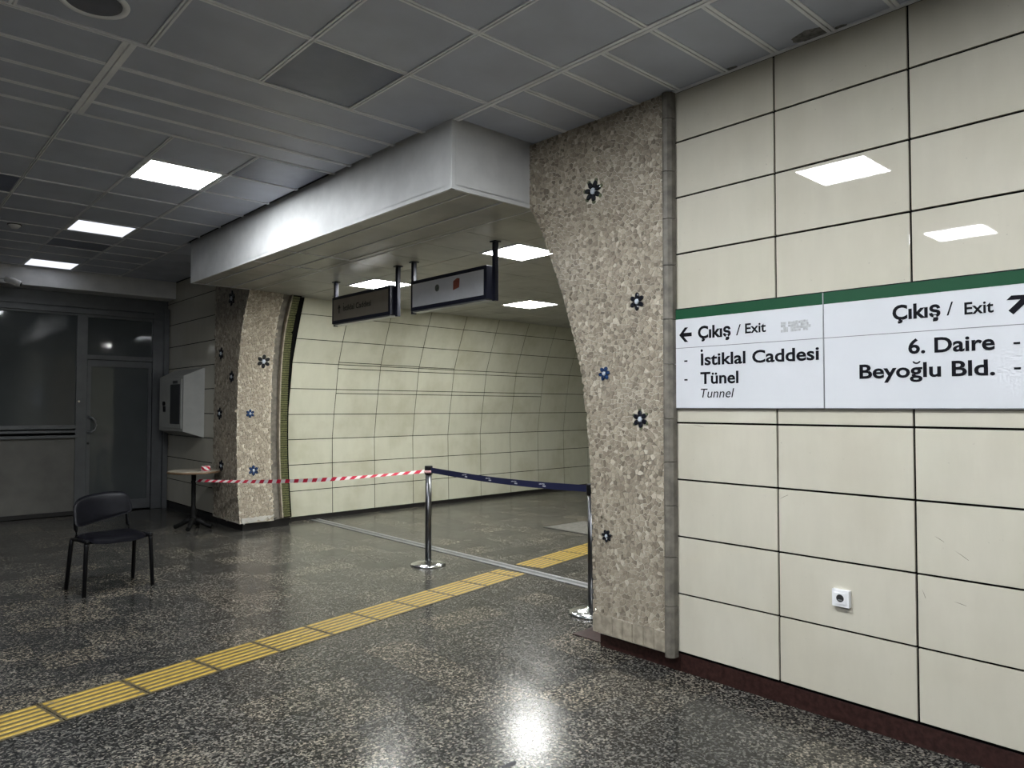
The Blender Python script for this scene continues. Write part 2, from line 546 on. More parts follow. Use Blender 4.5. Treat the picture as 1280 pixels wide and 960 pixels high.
# far zone
XD = [-.83, -.22, .39, 1.01, 1.63, 2.245, 2.85]
YD = [5.34, 5.935, 6.53, 7.13, 7.735, 8.345, 8.945, 9.45, 9.95, 10.455, 10.965, 11.545, 11.65]
cell_grid(XD, YD, holes=[(1.93, 6.2), (1.93, 8.65), (1.93, 11.25)], dark=[(2.5, 5.6), (1.93, 9.7), (.7, 7.4)])
for x in XD[1:-1]: bar_y(x, 5.34, 11.65, .022)
for y in YD[1:-1]: bar_x(-.83, 2.85, y, .022)
YE = [8.78, 9.45, 9.95, 10.455, 10.965, 11.545, 11.65]
for a, b in zip(YE, YE[1:]): ctile(2.85, WX, a, b)
bar_y(2.85, 8.78, 11.65, .022)
# ceiling beyond the frame: plain field
cf = MB()
cf.box(-4.6, 4.1, -3.6, 1.0, CEIL, CEIL+.02)
cf.box(-4.6, -.09, 1.0, 2.205, CEIL, CEIL+.02)
cf.box(-4.6, -1.90, 2.205, 2.87, CEIL, CEIL+.02)
cf.box(-1.30, -.09, 2.205, 2.87, CEIL, CEIL+.02)
cf.box(-4.6, -.09, 2.87, 4.1, CEIL, CEIL+.02)
cf.box(-4.6, -1.0, 4.1, 5.33, CEIL, CEIL+.02)
cf.box(-4.6, -.84, 5.33, 12.0, CEIL, CEIL+.02)
cf.build('ceiling_field', 'ceiling_paint', ce)['kind'] = 'stuff'
# dark stains of damp beside the wall
for yy, xx, r in ((1.685, 3.575, .10), (1.55, 3.61, .03), (2.16, 3.61, .04)):
    m = MB()
    m.loft([[(xx+r*(.6+.5*random.random())*math.cos(a)*.6, yy+r*(.7+.5*random.random())*math.sin(a), CEIL+.0012+h) for a in [2*math.pi*k/14 for k in range(14)]] for h in (0, .0006)], True, False)
    m.build('damp_stain', 'damp', ce)

# passage ceiling
cp_ = struct(B(3.72, 13.0, 2.62, 10.2, SOF+.03, SOF+.2).build('ceiling_passage', 'ceiling_void'))
tag(cp_, 'low ceiling of dull metal planks inside the passage')
XP = [3.70, 4.31, 4.88, 5.51, 6.12, 6.735, 7.33, 7.96, 8.58, 9.2, 9.82, 10.44, 11.06, 11.68, 12.3, 13.0]
YP = [3.2, 3.8, 4.08, 4.66, 5.24, 5.84, 6.45, 7.06, 7.70, 8.33, 9.1]
PL = [(4.59, 4.95), (4.59, 7.38), (7.03, 7.38), (7.03, 4.95)]
for x0, x1 in zip(XP, XP[1:]):
    for y0, y1 in zip(YP, YP[1:]):
        if any(x0 < a < x1 and y0 < b < y1 for a, b in PL): continue
        ctile(x0, x1, y0, y1, cp_, SOF, 'soffit_paint', g=.003)
B(4.6, 4.83, 8.5, 8.56, SOF-.001, SOF+.004).build('air_slot', 'dark_trim', cp_)

# ------------------------------------------------------------------ beam over the opening
BY0, BY1, BX = 3.78, 8.75, 2.89
be = struct(B(BX, 4.0, BY0, BY1, SOF+.02, CEIL+.028, .006).build('ceiling_beam', 'beam_paint'))
tag(be, 'pale plastered bulkhead beam above the passage opening')
lip = MB()
lip.box(BX, BX+.018, BY0, BY1, SOF-.004, SOF+.03)
lip.box(BX, FX, BY0, BY0+.018, SOF-.004, SOF+.03)
lip.box(BX, FX, BY1-.018, BY1, SOF-.004, SOF+.03)
lip.build('edge_trim', 'beam_paint', be)
B(BX-.004, BX+.03, BY0-.004, BY0+.03, SOF-.004, CEIL, .004).build('corner_bead', 'beam_paint', be)
xs = [BX+.02, 3.055, 3.365, 3.657]
ys = [BY0+.02, 4.40, 5.03, 5.68, 6.345, 7.01, 7.75, BY1-.02]
for i, (x0, x1) in enumerate(zip(xs, xs[1:])):
    for y0, y1 in zip(ys[3*0:], ys[1:]):
        if y1 <= 6.35:
            if y0 > BY0+.03: continue
            ctile(x0, x1, BY0+.02, 6.345, be, SOF, 'soffit_paint', 'soffit_panel', .003)
        else:
            ctile(x0, x1, y0, y1, be, SOF, 'soffit_paint', 'soffit_panel', .003)
for x in xs[1:]:
    B(x-.005, x+.005, BY0+.02, BY1-.02, SOF-.004, SOF+.01).build('soffit_bar', 'grid_paint', be)
for y in (6.345, 7.01):
    B(BX+.02, 3.66, y-.005, y+.005, SOF-.0035, SOF+.01).build('soffit_bar', 'grid_paint', be)
B(FX-.01, FX+.12, BY0+.02, BY1-.02, SOF-.0005, SOF+.02).build('soffit_edge', 'soffit_paint', be)

# ------------------------------------------------------------------ ceiling lights
def light(x0, x1, y0, y1, z, mat, label, group=None):
    t = thing('ceiling_light', label, 'light', ((x0+x1)/2, (y0+y1)/2, z), group)
    f = MB(); fw = .022
    f.box(x0, x1, y0, y0+fw, z-.002, z+.02); f.box(x0, x1, y1-fw, y1, z-.002, z+.02)
    f.box(x0, x0+fw, y0+fw, y1-fw, z-.002, z+.02); f.box(x1-fw, x1, y0+fw, y1-fw, z-.002, z+.02)
    f.build('frame', 'white_paint', t)
    B(x0+fw, x1-fw, y0+fw, y1-fw, z+.001, z+.012).build('diffuser', mat, t)
    return t
light(1.135, 1.71, 2.22, 2.795, CEIL, 'panel_hall', 'bright square ceiling panel mirrored in the cream wall above the left sign board')
light(-1.9, -1.3, 2.25, 2.85, CEIL, 'panel_hall', 'bright square ceiling panel mirrored in the cream wall above the right sign board')
light(1.645, 2.225, 5.945, 6.525, CEIL, 'panel_mid', 'dazzling white ceiling panel, nearest and brightest over the hall')
light(1.645, 2.225, 8.355, 8.935, CEIL, 'panel_dim', 'dim bluish ceiling panel, the middle one of the hall row')
light(1.645, 2.225, 10.975, 11.535, CEIL, 'panel_dim', 'dim bluish ceiling panel, farthest in the hall row next to the back wall header')
light(4.325, 4.865, 4.68, 5.225, SOF, 'panel_passage', 'white passage ceiling panel beside the near pillar, behind the blank hanging sign')
light(4.325, 4.865, 7.08, 7.685, SOF, 'panel_passage', 'white passage ceiling panel showing above the brown hanging sign')
light(6.75, 7.315, 7.08, 7.685, SOF, 'panel_passage', 'white passage ceiling panel deepest in view, low beside the near pillar')
light(1.135, 1.71, -.2, .375, CEIL-.012, 'panel_hall', 'unseen fill panel added behind the viewer, nearer the cream panelled wall')  # added out of view to even out the light on the right wall
light(-1.9, -1.3, -.2, .375, CEIL-.012, 'panel_hall', 'unseen fill panel added behind the viewer, farther from the cream panelled wall')  # second added panel, also unseen, for more fill light in the hall
light(6.75, 7.315, 4.68, 5.225, SOF, 'panel_passage', 'white passage ceiling panel hidden behind the near pillar')

# ------------------------------------------------------------------ crazy-paved pillars
def voronoi(u0, u1, v0, v1, s, jit=1.35):
    nu, nv = max(1, round((u1-u0)/s)), max(1, round((v1-v0)/s))
    su, sv = (u1-u0)/nu, (v1-v0)/nv
    P = {}
    for i in range(-2, nu+2):
        for j in range(-2, nv+2):
            P[i, j] = (u0+(i+.5+jit*(random.random()-.5))*su+(.25*su if j % 2 else -.25*su), v0+(j+.5+jit*(random.random()-.5))*sv)
    cells = []
    for i in range(nu):
        for j in range(nv):
            cx, cy = P[i, j]
            poly = [(cx-2*su, cy-2*sv), (cx+2*su, cy-2*sv), (cx+2*su, cy+2*sv), (cx-2*su, cy+2*sv)]
            for di in (-2, -1, 0, 1, 2):
                for dj in (-2, -1, 0, 1, 2):
                    if not (di or dj): continue
                    q = P.get((i+di, j+dj))
                    if not q: continue
                    nx, ny = q[0]-cx, q[1]-cy
                    c = (q[0]**2+q[1]**2-cx*cx-cy*cy)/2
                    out = []
                    for k in range(len(poly)):
                        a, b = poly[k-1], poly[k]
                        da, db = a[0]*nx+a[1]*ny-c, b[0]*nx+b[1]*ny-c
                        if da <= 0 and db <= 0: out.append(b)
                        elif da <= 0 or db <= 0:
                            t_ = da/(da-db)
                            out.append((a[0]+(b[0]-a[0])*t_, a[1]+(b[1]-a[1])*t_))
                            if db <= 0: out.append(b)
                    poly = out
                    if len(poly) < 3: break
                if len(poly) < 3: break
            if len(poly) >= 3: cells.append(poly)
    return cells
def shards(cells, mapper, keepouts=(), gap=.0017, hmin=.0015, hmax=.0048):
    """mapper(u, v, h) -> world point h metres proud of the grout"""
    m, at = MB(), []
    for poly in cells:
        cx = sum(p[0] for p in poly)/len(poly)
        cy = sum(p[1] for p in poly)/len(poly)
        if any((cx-a)**2+(cy-b)**2 < r*r for a, b, r in keepouts): continue
        h = random.uniform(hmin, hmax)
        tx, ty = random.uniform(-.05, .05), random.uniform(-.05, .05)
        r = sum(math.hypot(p[0]-cx, p[1]-cy) for p in poly)/len(poly)
        k1, k2 = max(.2, 1-gap/r), max(.15, 1-(gap+.0012)/r)
        lo = [mapper(cx+(x-cx)*k1, cy+(y-cy)*k1, -.001) for x, y in poly]
        hi = [mapper(cx+(x-cx)*k2, cy+(y-cy)*k2, max(.001, h+(x-cx)*tx+(y-cy)*ty)) for x, y in poly]
        n = len(poly)
        m.add(lo+hi, [tuple(range(n, 2*n))]+[(i, (i+1) % n, (i+1) % n+n, i+n) for i in range(n)])
        at += [random.random()]*(2*n)
    return m, at
def flower(parent, c, au, av, an, r, n, pm, rot=0.0, under=None, lab=None):
    """mosaic flower: centre disc with separate petals; au, av span the face, an points out"""
    c, au, av, an = Vector(c), Vector(au), Vector(av), Vector(an)
    def disc(cx, cy, ra, rb, ang, h0, h1, k=12):
        rings = []
        for h, s_ in ((h0, 1), (h1*.7, 1), (h1, .72)):
            ring = []
            for q in range(k):
                a = 2*math.pi*q/k
                x, y = ra*s_*math.cos(a), rb*s_*math.sin(a)
                ring.append(c+au*(cx+x*math.cos(ang)-y*math.sin(ang))+av*(cy+x*math.sin(ang)+y*math.cos(ang))+an*h)
            rings.append(ring)
        return MB().loft(rings, True, False)
    f = disc(0, 0, r*.27, r*.30, 0, 0, .016).build('flower', 'flower_white', parent, c)
    if lab: f['label'] = lab
    for k in range(n):
        a = rot+2*math.pi*k/n
        disc(math.cos(a)*r*.64, math.sin(a)*r*.64, r*.38, r*(.27 if n == 6 else .235), a, 0, .013).build('petal', pm, f)
        if under:
            disc(math.cos(a)*r*1.02, math.sin(a)*r*1.02, r*.17, r*.2, a+.3, 0, .0105, 8).build('petal_tip', under, f)
    return f

# --- near pillar
ARC_N = [(0, 3.176), (.25, 3.186), (.56, 3.192), (.87, 3.198), (1.18, 3.211), (1.44, 3.238), (1.76, 3.284), (2.03, 3.36), (2.31, 3.456), (2.55, 3.556), (2.82, 3.676), (2.99, 3.783), (3.45, 4.1)]
np_ = thing('mosaic_pillar', 'near pillar of broken beige stone with inlaid flowers, beside the white sign boards', 'pillar', (3.9, 2.9, 0))
zs = [.10+(CEIL-.10)*k/44 for k in range(45)]
prof = [(interp(ARC_N, z)-.006, z) for z in zs]
m = MB()
m.loft([[(x, y-(.035 if x in (FX,) else 0), z) for y, z in prof]+[(x, 2.57, CEIL), (x, 2.57, .10)] for x in (FX, FX+.03, 4.45)], True, False)
m.build('body', 'grout', np_)
FLN = [(3.171, 2.976, .072, 7, 'petal_black', 'petal_olive', .3), (2.812, 2.206, .056, 6, 'petal_black', None, .5), (3.079, 1.768, .046, 6, 'petal_blue', None, 1.2), (2.791, 1.478, .055, 6, 'petal_black', 'petal_olive', .6), (3.063, .729, .040, 7, 'petal_black', None, .2)]
def mapN(u, v, h):
    lim = interp(ARC_N, v)
    if u > lim-.02: h = h*max(0, (lim-u)/.02)+0
    u = min(u, lim-.002)
    return (FX-h, max(2.612, u), min(max(v, .225), CEIL-.002))
cells = [c for c in voronoi(2.60, 3.80, .21, CEIL, .025) if sum(p[0] for p in c)/len(c) < interp(ARC_N, sum(p[1] for p in c)/len(c))+.004]
m, at = shards(cells, mapN, [(y, z, r*(1.12 if ul else .86)) for y, z, r, n, pm, ul, ro in FLN])
m.build('stone_shards', 'shard', np_, None, {'shade': at})['kind'] = 'stuff'
# shards round the corner, on the jamb inside the opening
def mapNJ(u, v, h):
    return (FX+.012+u, interp(ARC_N, v)-.004+h-(.03*max(0, 1-u/.04)**2), v)
m, at = shards(voronoi(0, .84, .12, 2.99, .034), mapNJ)
m.build('jamb_shards', 'shard', np_, None, {'shade': at})['kind'] = 'stuff'
for y, z, r, n, pm, ul, ro in FLN:
    flower(np_, (FX, y, z), (0, -1, 0), (0, 0, 1), (-1, 0, 0), r, n, pm, ro, ul)
# row of larger base stones
ys = [3.186, 3.105, 3.02, 2.935, 2.86, 2.775, 2.695, 2.612]
for a, b in zip(ys, ys[1:]):
    x0 = FX-random.uniform(.004, .009)
    B(x0, FX+.02, b+.002, a-.002, .103, .222+random.uniform(-.006, .004), .003).build('base_stone', 'base_stone', np_, (x0, a, .1))
# rounded edge strip of stacked stone pieces against the panelled wall
zz = .085
while zz < CEIL-.02:
    h = min(random.uniform(.24, .34), CEIL-.004-zz)
    pts = [(FX+.03, 2.614), (FX-.012, 2.612), (FX-.026, 2.602), (FX-.032, 2.588), (FX-.026, 2.566), (FX-.006, 2.548), (FX+.03, 2.545)]
    dx = random.uniform(-.0015, .0015)
    MB().prism([(x+dx, y) for x, y in pts], zz+.002, zz+h-.002, 'Z').build('edge_stone', 'trim_stone', np_, (FX, 2.58, zz))
    zz += h
pl = MB()
pl.prism([(FX+.05, 3.165), (FX+.05, 2.54), (4.45, 2.54), (4.45, 3.165)], 0, .10, 'Z')
pl.build('plinth', 'maroon_granite', np_)
MB().prism([(4.3, 3.17), (3.69, 3.17), (3.69, 3.452), (4.3, 3.452)], .001, .006, 'Z').build('plinth_return', 'maroon_granite', np_)

# --- far pillar
ARC_F = [(0, 8.96), (.13, 8.985), (.4, 9.035), (.64, 9.07), (.9, 9.098), (1.14, 9.11), (1.4, 9.112), (1.64, 9.105), (1.9, 9.092), (2.14, 9.065), (2.34, 9.03), (2.54, 8.98), (2.75, 8.89), (2.99, 8.76), (3.2, 8.6), (3.45, 8.4)]
fp = thing('mosaic_pillar', 'far pillar of broken beige stone at the left of the passage opening, behind the small round table', 'pillar', (3.9, 9.5, 0))
prof = [(interp(ARC_F, z)+.006, z) for z in zs]
X1, X2, X3 = 4.04, 4.16, 4.31
m = MB()
m.loft([[(x, y, z) for y, z in prof]+[(x, 9.9, CEIL), (x, 9.9, .10)] for x in (FX, X1)], True, False)
m.build('body', 'grout', fp)
m = MB()
m.loft([[(x, y+.075, z) for y, z in prof]+[(x, 9.95, CEIL), (x, 9.95, .10)] for x in (X1, X3)], True, False)
m.build('recess', 'trim_stone', fp)
FLF = [(9.332, 2.946, .10), (9.662, 2.253, .08), (9.297, 1.936, .075), (9.688, 1.463, .08), (9.607, .786, .075)]
FLJ = [(3.913, 2.135, .088, 6, 'petal_black'), (3.764, 1.467, .055, 6, 'petal_blue'), (3.804, .745, .066, 6, 'petal_blue')]
def mapF(u, v, h): return (FX-h, max(u, interp(ARC_F, v)+.002), v)
cells = [c for c in voronoi(8.70, 9.90, .12, CEIL, .036) if sum(p[0] for p in c)/len(c) > interp(ARC_F, sum(p[1] for p in c)/len(c))-.004]
m, at = shards(cells, mapF, [(y, z, r*.86) for y, z, r in FLF])
m.build('stone_shards', 'shard', fp, None, {'shade': at})['kind'] = 'stuff'
def mapFJ(u, v, h): return (u, interp(ARC_F, v)+.004-h, v)
m, at = shards(voronoi(FX+.004, X1-.004, .13, 3.0, .034), mapFJ, [(x, z, r*.86) for x, z, r, n, pm in FLJ], hmax=.008)
m.build('jamb_shards', 'shard', fp, None, {'shade': [.25+.75*v for v in at]})['kind'] = 'stuff'
for y, z, r in FLF:
    flower(fp, (FX, y, z), (0, -1, 0), (0, 0, 1), (-1, 0, 0), r, 6, 'petal_black', .4)
for x, z, r, n, pm in FLJ:
    y = interp(ARC_F, z)
    s_ = (interp(ARC_F, z+.1)-interp(ARC_F, z-.1))/.2
    flower(fp, (x, y+.002, z), (1, 0, 0), Vector((0, s_, 1)).normalized(), Vector((0, -1, s_)).normalized(), r, n, pm, .5)
# thin pale strip, then the ribbed olive tile edge
def strip(x0, x1, off0, off1, mat, name, za=.12, zb=2.99):
    n = 40
    rings = []
    for k in range(n+1):
        z = za+(zb-za)*k/n
        y = interp(ARC_F, z)
        rings.append([(x0, y+off0, z), (x1, y+off0, z), (x1, y+off1, z), (x0, y+off1, z)])
    return MB().loft(rings, True, False).build(name, mat, fp)
strip(X2, X2+.016, .015, .12, 'base_stone', 'edge_strip')
m = MB()
n = 96
for k in range(n):
    z0, z1 = .13+2.85*k/n, .13+2.85*(k+1)/n-.006
    y0, y1 = interp(ARC_F, z0)+.03, interp(ARC_F, z1)+.03
    m.loft([[(X2+.018, y, z), (X3-.03, y+.006, z), (X3-.01, y+.03, z), (X3-.01, y+.1, z), (X2+.018, y+.1, z)] for y, z in ((y0, z0), (y1, z1))], True, False)
m.build('olive_tile_edge', 'olive_tile', fp)['kind'] = 'stuff'
strip(X2+.018, X3-.012, .037, .12, 'joint_black', 'olive_backing')
strip(X3, X3+.07, .26, .4, 'joint_black', 'shadow_gap', .05)
m = MB()
m.prism([(FX+.05, 9.02), (X3-.02, 9.08), (X3+.05, 9.5), (X3+.05, 9.9), (FX+.05, 9.9)], 0, .12, 'Z')
m.build('plinth', 'plinth_black', fp)
# ragged plaster edge at the broken foot of the jamb
m = MB()
top, bot = [], []
for k in range(15):
    x = FX+.02+.42*k/14
    top.append((x, .17+random.uniform(-.01, .01)+.0*x)); bot.append((x, .10+random.uniform(-.025, .02)+.05*k/14))
m.prism(bot+top[::-1], interp(ARC_F, .14)-.012, interp(ARC_F, .14)+.01, 'Y')
m.build('broken_foot', 'plaster', fp)

# ------------------------------------------------------------------ glazed office front at the back
YBK = 12.0
hd = struct(B(-4.6, WX, 11.65, 12.3, 3.195, CEIL+.02, .004).build('trim_1', 'beam_paint'))
tag(hd, 'grey boxed header under the ceiling along the back wall')
wb = struct(B(-4.6, 4.3, 14.3, 14.5, 0, 3.6).build('wall_back', 'hall_wall'))
lw = struct(B(-4.6, 2.40, YBK+.02, YBK+.16, 0, 1.10).build('wall_back_lower', 'lower_panel'))
tag(lw, 'beige lower wall panel under the office window')
struct(B(-4.6, 4.3, 12.1, 14.4, -.1, -.002).build('floor_office', 'plinth_black'))
struct(B(-4.6, 4.3, 12.1, 14.4, 3.2, 3.3).build('ceiling_office', 'ceiling_void'))
tr = MB()
tr.box(-4.6, WX, YBK-.02, YBK+.10, 2.99, 3.06, 0)
tr.box(-4.6, WX-.06, YBK-.045, YBK+.10, 2.90, 2.965, 0)
tr.box(-4.6, WX, YBK+.02, YBK+.10, 2.96, 3.2, 0)
struct(tr.build('trim_2', 'alu_frame'))
w1 = struct(MB().box(-4.6, 2.41, YBK, YBK+.07, 1.235, 1.29).box(-4.6, 2.41, YBK, YBK+.07, 2.87, 2.92).box(2.40, 2.535, YBK-.005, YBK+.09, 0, 2.92).box(-4.6, -4.5, YBK, YBK+.07, 1.29, 2.87).build('window_1', 'alu_frame'))
tag(w1, 'large dull office window with dusty glass at the far left')
B(-4.5, 2.40, YBK+.03, YBK+.038, 1.29, 2.87).build('pane', 'dark_glass', w1)
B(-4.6, 2.43, YBK-.05, YBK+.04, 1.105, 1.145, .004).build('sill', 'alu_frame', w1)
B(-4.6, 2.40, YBK-.03, YBK+.04, 1.18, 1.215, .004).build('sill', 'alu_frame', w1)
B(2.425, 2.45, YBK-.008, YBK-.004, 1.62, 1.64).build('lock_plate', 'chrome', w1)
w2 = struct(MB().box(2.535, 3.46, YBK, YBK+.07, 2.245, 2.31).box(2.535, 3.46, YBK, YBK+.07, 2.86, 2.92).box(3.42, 3.60, YBK-.03, YBK+.09, 0, 2.99).build('window_2', 'alu_frame'))
tag(w2, 'transom window above the office door reflecting ceiling lights')
B(2.535, 3.42, YBK+.03, YBK+.038, 2.31, 2.86).build('pane', 'dark_glass', w2)
B(3.56, 3.63, YBK-.10, YBK+.03, 0, 3.06).build('jamb_post', 'alu_frame', w2)
d1 = struct(MB().box(2.54, 2.59, YBK+.005, YBK+.05, .02, 2.235).box(3.365, 3.415, YBK+.005, YBK+.05, .02, 2.235).box(2.59, 3.365, YBK+.005, YBK+.05, 2.14, 2.235).box(2.59, 3.365, YBK+.005, YBK+.05, .02, .16).build('door_1', 'alu_frame'))
tag(d1, 'glazed grey aluminium office door with curved pull handle')
B(2.59, 3.365, YBK+.025, YBK+.033, .16, 2.14).build('pane', 'dark_glass', d1)
pth = [(2.56, YBK+.005, 1.40), (2.565, YBK-.05, 1.40), (2.60, YBK-.07, 1.39), (2.64, YBK-.07, 1.34), (2.65, YBK-.07, 1.285), (2.63, YBK-.07, 1.225), (2.595, YBK-.07, 1.19), (2.565, YBK-.05, 1.175), (2.56, YBK+.005, 1.175)]
MB().tube(pth, .014).build('handle', 'aluminium', d1)
MB().lathe([(.017, 0), (.017, .012)], (2.563, YBK-.008, 1.02), 'Y', 12).build('keyhole', 'black_metal', d1)
B(2.62, 2.86, YBK+.9, YBK+.94, 0, 2.2).build('curtain_panel', 'lower_panel', d1)
B(2.6, 2.86, YBK+.3, YBK+.33, .74, .77).build('shelf', 'alu_frame', d1)
struct(B(-4.6, 2.40, YBK, YBK+.02, 0, .06).build('baseboard_back', 'plinth_black'))

# ------------------------------------------------------------------ hose cabinet on the side wall
hc = thing('hose_cabinet', 'white flared fire hose cabinet with a dark glazed door on the dim side wall', 'cabinet', (WX, 11.0, 1.1))
m = MB()
XF = 3.40
m.loft([[(WX, 10.38, 1.125), (WX, 11.68, 1.125), (WX, 11.68, 2.10), (WX, 10.38, 2.10)], [(XF, 10.51, 1.21), (XF, 11.55, 1.21), (XF, 11.55, 1.98), (XF, 10.51, 1.98)]], True, False)
m.build('housing', 'cabinet_paint', hc)
B(XF-.012, XF, 10.56, 11.50, 1.25, 1.94, .003).build('door', 'cabinet_paint', hc)
dr = hc.children[-1]
B(XF-.016, XF-.010, 10.61, 11.02, 1.31, 1.87, .002).build('window', 'dark_trim', dr)
B(XF-.0155, XF-.011, 10.72, 10.92, 1.88, 1.92).build('label_strip', 'dark_trim', dr)
MB().lathe([(.03, 0), (.03, .02), (.018, .03)], (XF-.04, 11.26, 1.60), 'X', 12).build('knob', 'black_metal', dr)
B(XF-.03, XF-.01, 11.23, 11.29, 1.48, 1.56).build('latch', 'black_metal', dr)

# ------------------------------------------------------------------ tactile paving, threshold, cover plate
tp = thing('tactile_strip', 'worn yellow ribbed tactile paving strip crossing the dark floor', 'tactile paving', (.36, 4.24, 0))
ang = math.atan2(.203, 1)
ux, uy = Vector((math.cos(ang), math.sin(ang), 0)), Vector((-math.sin(ang), math.cos(ang), 0))
def tloc(s_, w_): return Vector((.787, 4.346, 0))+ux*s_+uy*w_
L, Wd = .421, .330
def obb(m, s0, s1, w0, w1, z0, z1, b=0):
    lo = [tloc(s0, w0), tloc(s1, w0), tloc(s1, w1), tloc(s0, w1)]
    hi = [tloc(s0+b*2, w0+b), tloc(s1-b*2, w0+b), tloc(s1-b*2, w1-b), tloc(s0+b*2, w1-b)]
    return m.loft([[(p.x, p.y, z0) for p in lo], [(p.x, p.y, z1) for p in hi]], True, False)
for k in range(-3, 15):
    s0 = k*L
    if tloc(s0+L, 0).x > 4.69 and tloc(s0, 0).x < 4.86:
        s1_ = (4.69-.787)/math.cos(ang)-.01
        segs = [(s0+.004, s1_-.02), ((4.865-.787)/math.cos(ang)+.05, s0+L-.004)]
    else:
        segs = [(s0+.004, s0+L-.004)]
    for a, b in segs:
        if b-a < .06: continue
        m = MB(); obb(m, a, b, -Wd/2, Wd/2, .0004, .003)
        c0 = tloc((a+b)/2, 0)
        tt = m.build('tactile_tile', 'tactile_base', tp, c0)
        for r in range(6):
            wc = -Wd/2+.030+r*(Wd-.060)/5
            m = MB(); obb(m, a+.012, b-.012, wc-.0125, wc+.0125, .003, .0065, .004)
            m.build('rib', 'tactile_rib', tt)
ts = thing('threshold_strip', 'aluminium expansion joint strip set in the floor across the passage mouth', 'floor strip', (4.775, 6.7, 0))
for i, (y0, y1) in enumerate(((4.02, 4.62), (4.63, 6.10), (6.11, 7.6), (7.61, 9.32))):
    B(4.71, 4.752, y0, y1, .0005, .006, .0015).build('rail', 'aluminium', ts, (4.73, y0, 0))
    B(4.80, 4.842, y0, y1, .0005, .006, .0015).build('rail', 'aluminium', ts, (4.82, y0, 0))
    B(4.752, 4.80, y0, y1, .0005, .0035).build('infill', 'alu_frame', ts, (4.77, y0, 0))
ac = thing('access_cover', 'pale stone access cover with a dark rim in the passage floor', 'floor cover', (7.05, 6.38, 0))
B(6.67, 7.43, 6.0, 6.75, .0003, .003).build('rim', 'plinth_black', ac)
B(6.69, 7.41, 6.0, 6.725, .003, .007, .001).build('plate', 'cover_stone', ac)
m = MB()
m.loft([[(2.155+.035*(1+.3*math.sin(3*a))*math.cos(a), 2.385+.022*(1+.3*math.cos(2*a))*math.sin(a), z) for a in [2*math.pi*k/16 for k in range(16)]] for z in (.0003, .0012)], True, False)
tag(m.build('floor_blot', 'stain_dark'), 'small black gum blot on the floor below the bright reflection', 'blot')

# ------------------------------------------------------------------ wall sign boards
def text(s, yl, yr, zb, cap, mat, parent, x, name='lettering', bold=.024, shear_=0.0):
    c = bpy.data.curves.new('txt', 'FONT')
    c.body = s; c.size = 1; c.offset = bold; c.shear = shear_; c.resolution_u = 4
    o = bpy.data.objects.new('txt', c)
    COL.objects.link(o)
    dg = bpy.context.evaluated_depsgraph_get()
    me = bpy.data.meshes.new_from_object(o.evaluated_get(dg))
    bpy.data.objects.remove(o)
    xsv = [v.co.x for v in me.vertices]
    a, b = min(xsv), max(xsv)
    k = (yl-yr)/(b-a)
    kz = cap/.70
    base = wloc(parent)
    iv = sorted((min(me.vertices[i].co.x for i in f.vertices), max(me.vertices[i].co.x for i in f.vertices), f.index) for f in me.polygons)
    words, end = [], -9
    for lo, hi, fi in iv:
        if lo-end > .17: words.append([])
        words[-1].append(fi)
        end = max(end, hi)
    for fs in words:
        m = MB()
        idx = {}
        vs, out = [], []
        for fi in fs:
            for i in me.polygons[fi].vertices:
                if i not in idx:
                    idx[i] = len(vs)
                    co = me.vertices[i].co
                    vs.append((x, yl-(co.x-a)*k, zb+co.y*kz))
            out.append(tuple(idx[i] for i in me.polygons[fi].vertices))
        m.add(vs, out).build(name, mat, parent)
    bpy.data.meshes.remove(me)
def slab(parent, x, pts, mat, name, th=.0008):
    return MB().prism(pts, x, x+th, 'X').build(name, mat, parent)
SX = 3.622
def board(y0, y1, label):
    t = thing('sign_board', label, 'sign', (WX, (y0+y1)/2, 1.548))
    B(SX, WX, y1+.001, y0-.001, 1.548, 2.128, .0015).build('plate', 'sign_white', t)
    B(SX-.0012, SX+.001, y1+.001, y0-.001, 2.071, 2.129).build('green_band', 'sign_green', t)
    B(SX-.0008, SX+.001, y1+.001, y0-.001, 1.8985, 1.9015).build('rule', 'sign_line', t)
    B(SX-.002, WX, y1+.001, y0-.001, 2.129, 2.134).build('top_shadow', 'sign_black', t)  # black strip standing in for the shadow gap along the board's top
    B(SX-.0015, WX, y1+.001, y0-.001, 1.544, 1.548).build('bottom_edge', 'sign_line', t)
    return t
s1 = board(2.563, 1.661, 'white exit sign board with green top reading İstiklal Caddesi and Tünel')
s2 = board(1.657, .745, 'white exit sign board with green top reading 6. Daire and Beyoğlu Bld.')
B(SX-.002, SX+.001, 1.6565, 1.6615, 1.548, 2.128).build('joint_strip', 'aluminium', s1)
XT = SX-.0018
def dot(parent, y, z, r, mat='sign_black'):
    return MB().lathe([(r, 0), (r, .0006)], (XT, y, z), 'X', 12).build('dot', mat, parent)
text('Çıkış', 2.392, 2.180, 1.950, .068, 'sign_black', s1, XT, bold=.032)
text('/', 2.147, 2.118, 1.950, .060, 'sign_black', s1, XT, bold=0)
text('Exit', 2.092, 1.969, 1.957, .053, 'sign_black', s1, XT, bold=.02)
text('Istiklal Caddesi', 2.374, 1.682, 1.794, .066, 'sign_black', s1, XT)
dot(s1, 2.368, 1.794+.083, .008)
text('Tünel', 2.378, 2.135, 1.687, .066, 'sign_black', s1, XT)
text('Tunnel', 2.376, 2.162, 1.607, .052, 'sign_black', s1, XT, bold=0, shear_=.2)
def dash(parent, y, z, w_=.022):
    slab(parent, XT, [(y+w_/2, z-.0045), (y-w_/2, z-.0045), (y-w_/2, z+.0045), (y+w_/2, z+.0045)], 'sign_black', 'dash')
dash(s1, 2.476, 1.822); dash(s1, 2.476, 1.712)
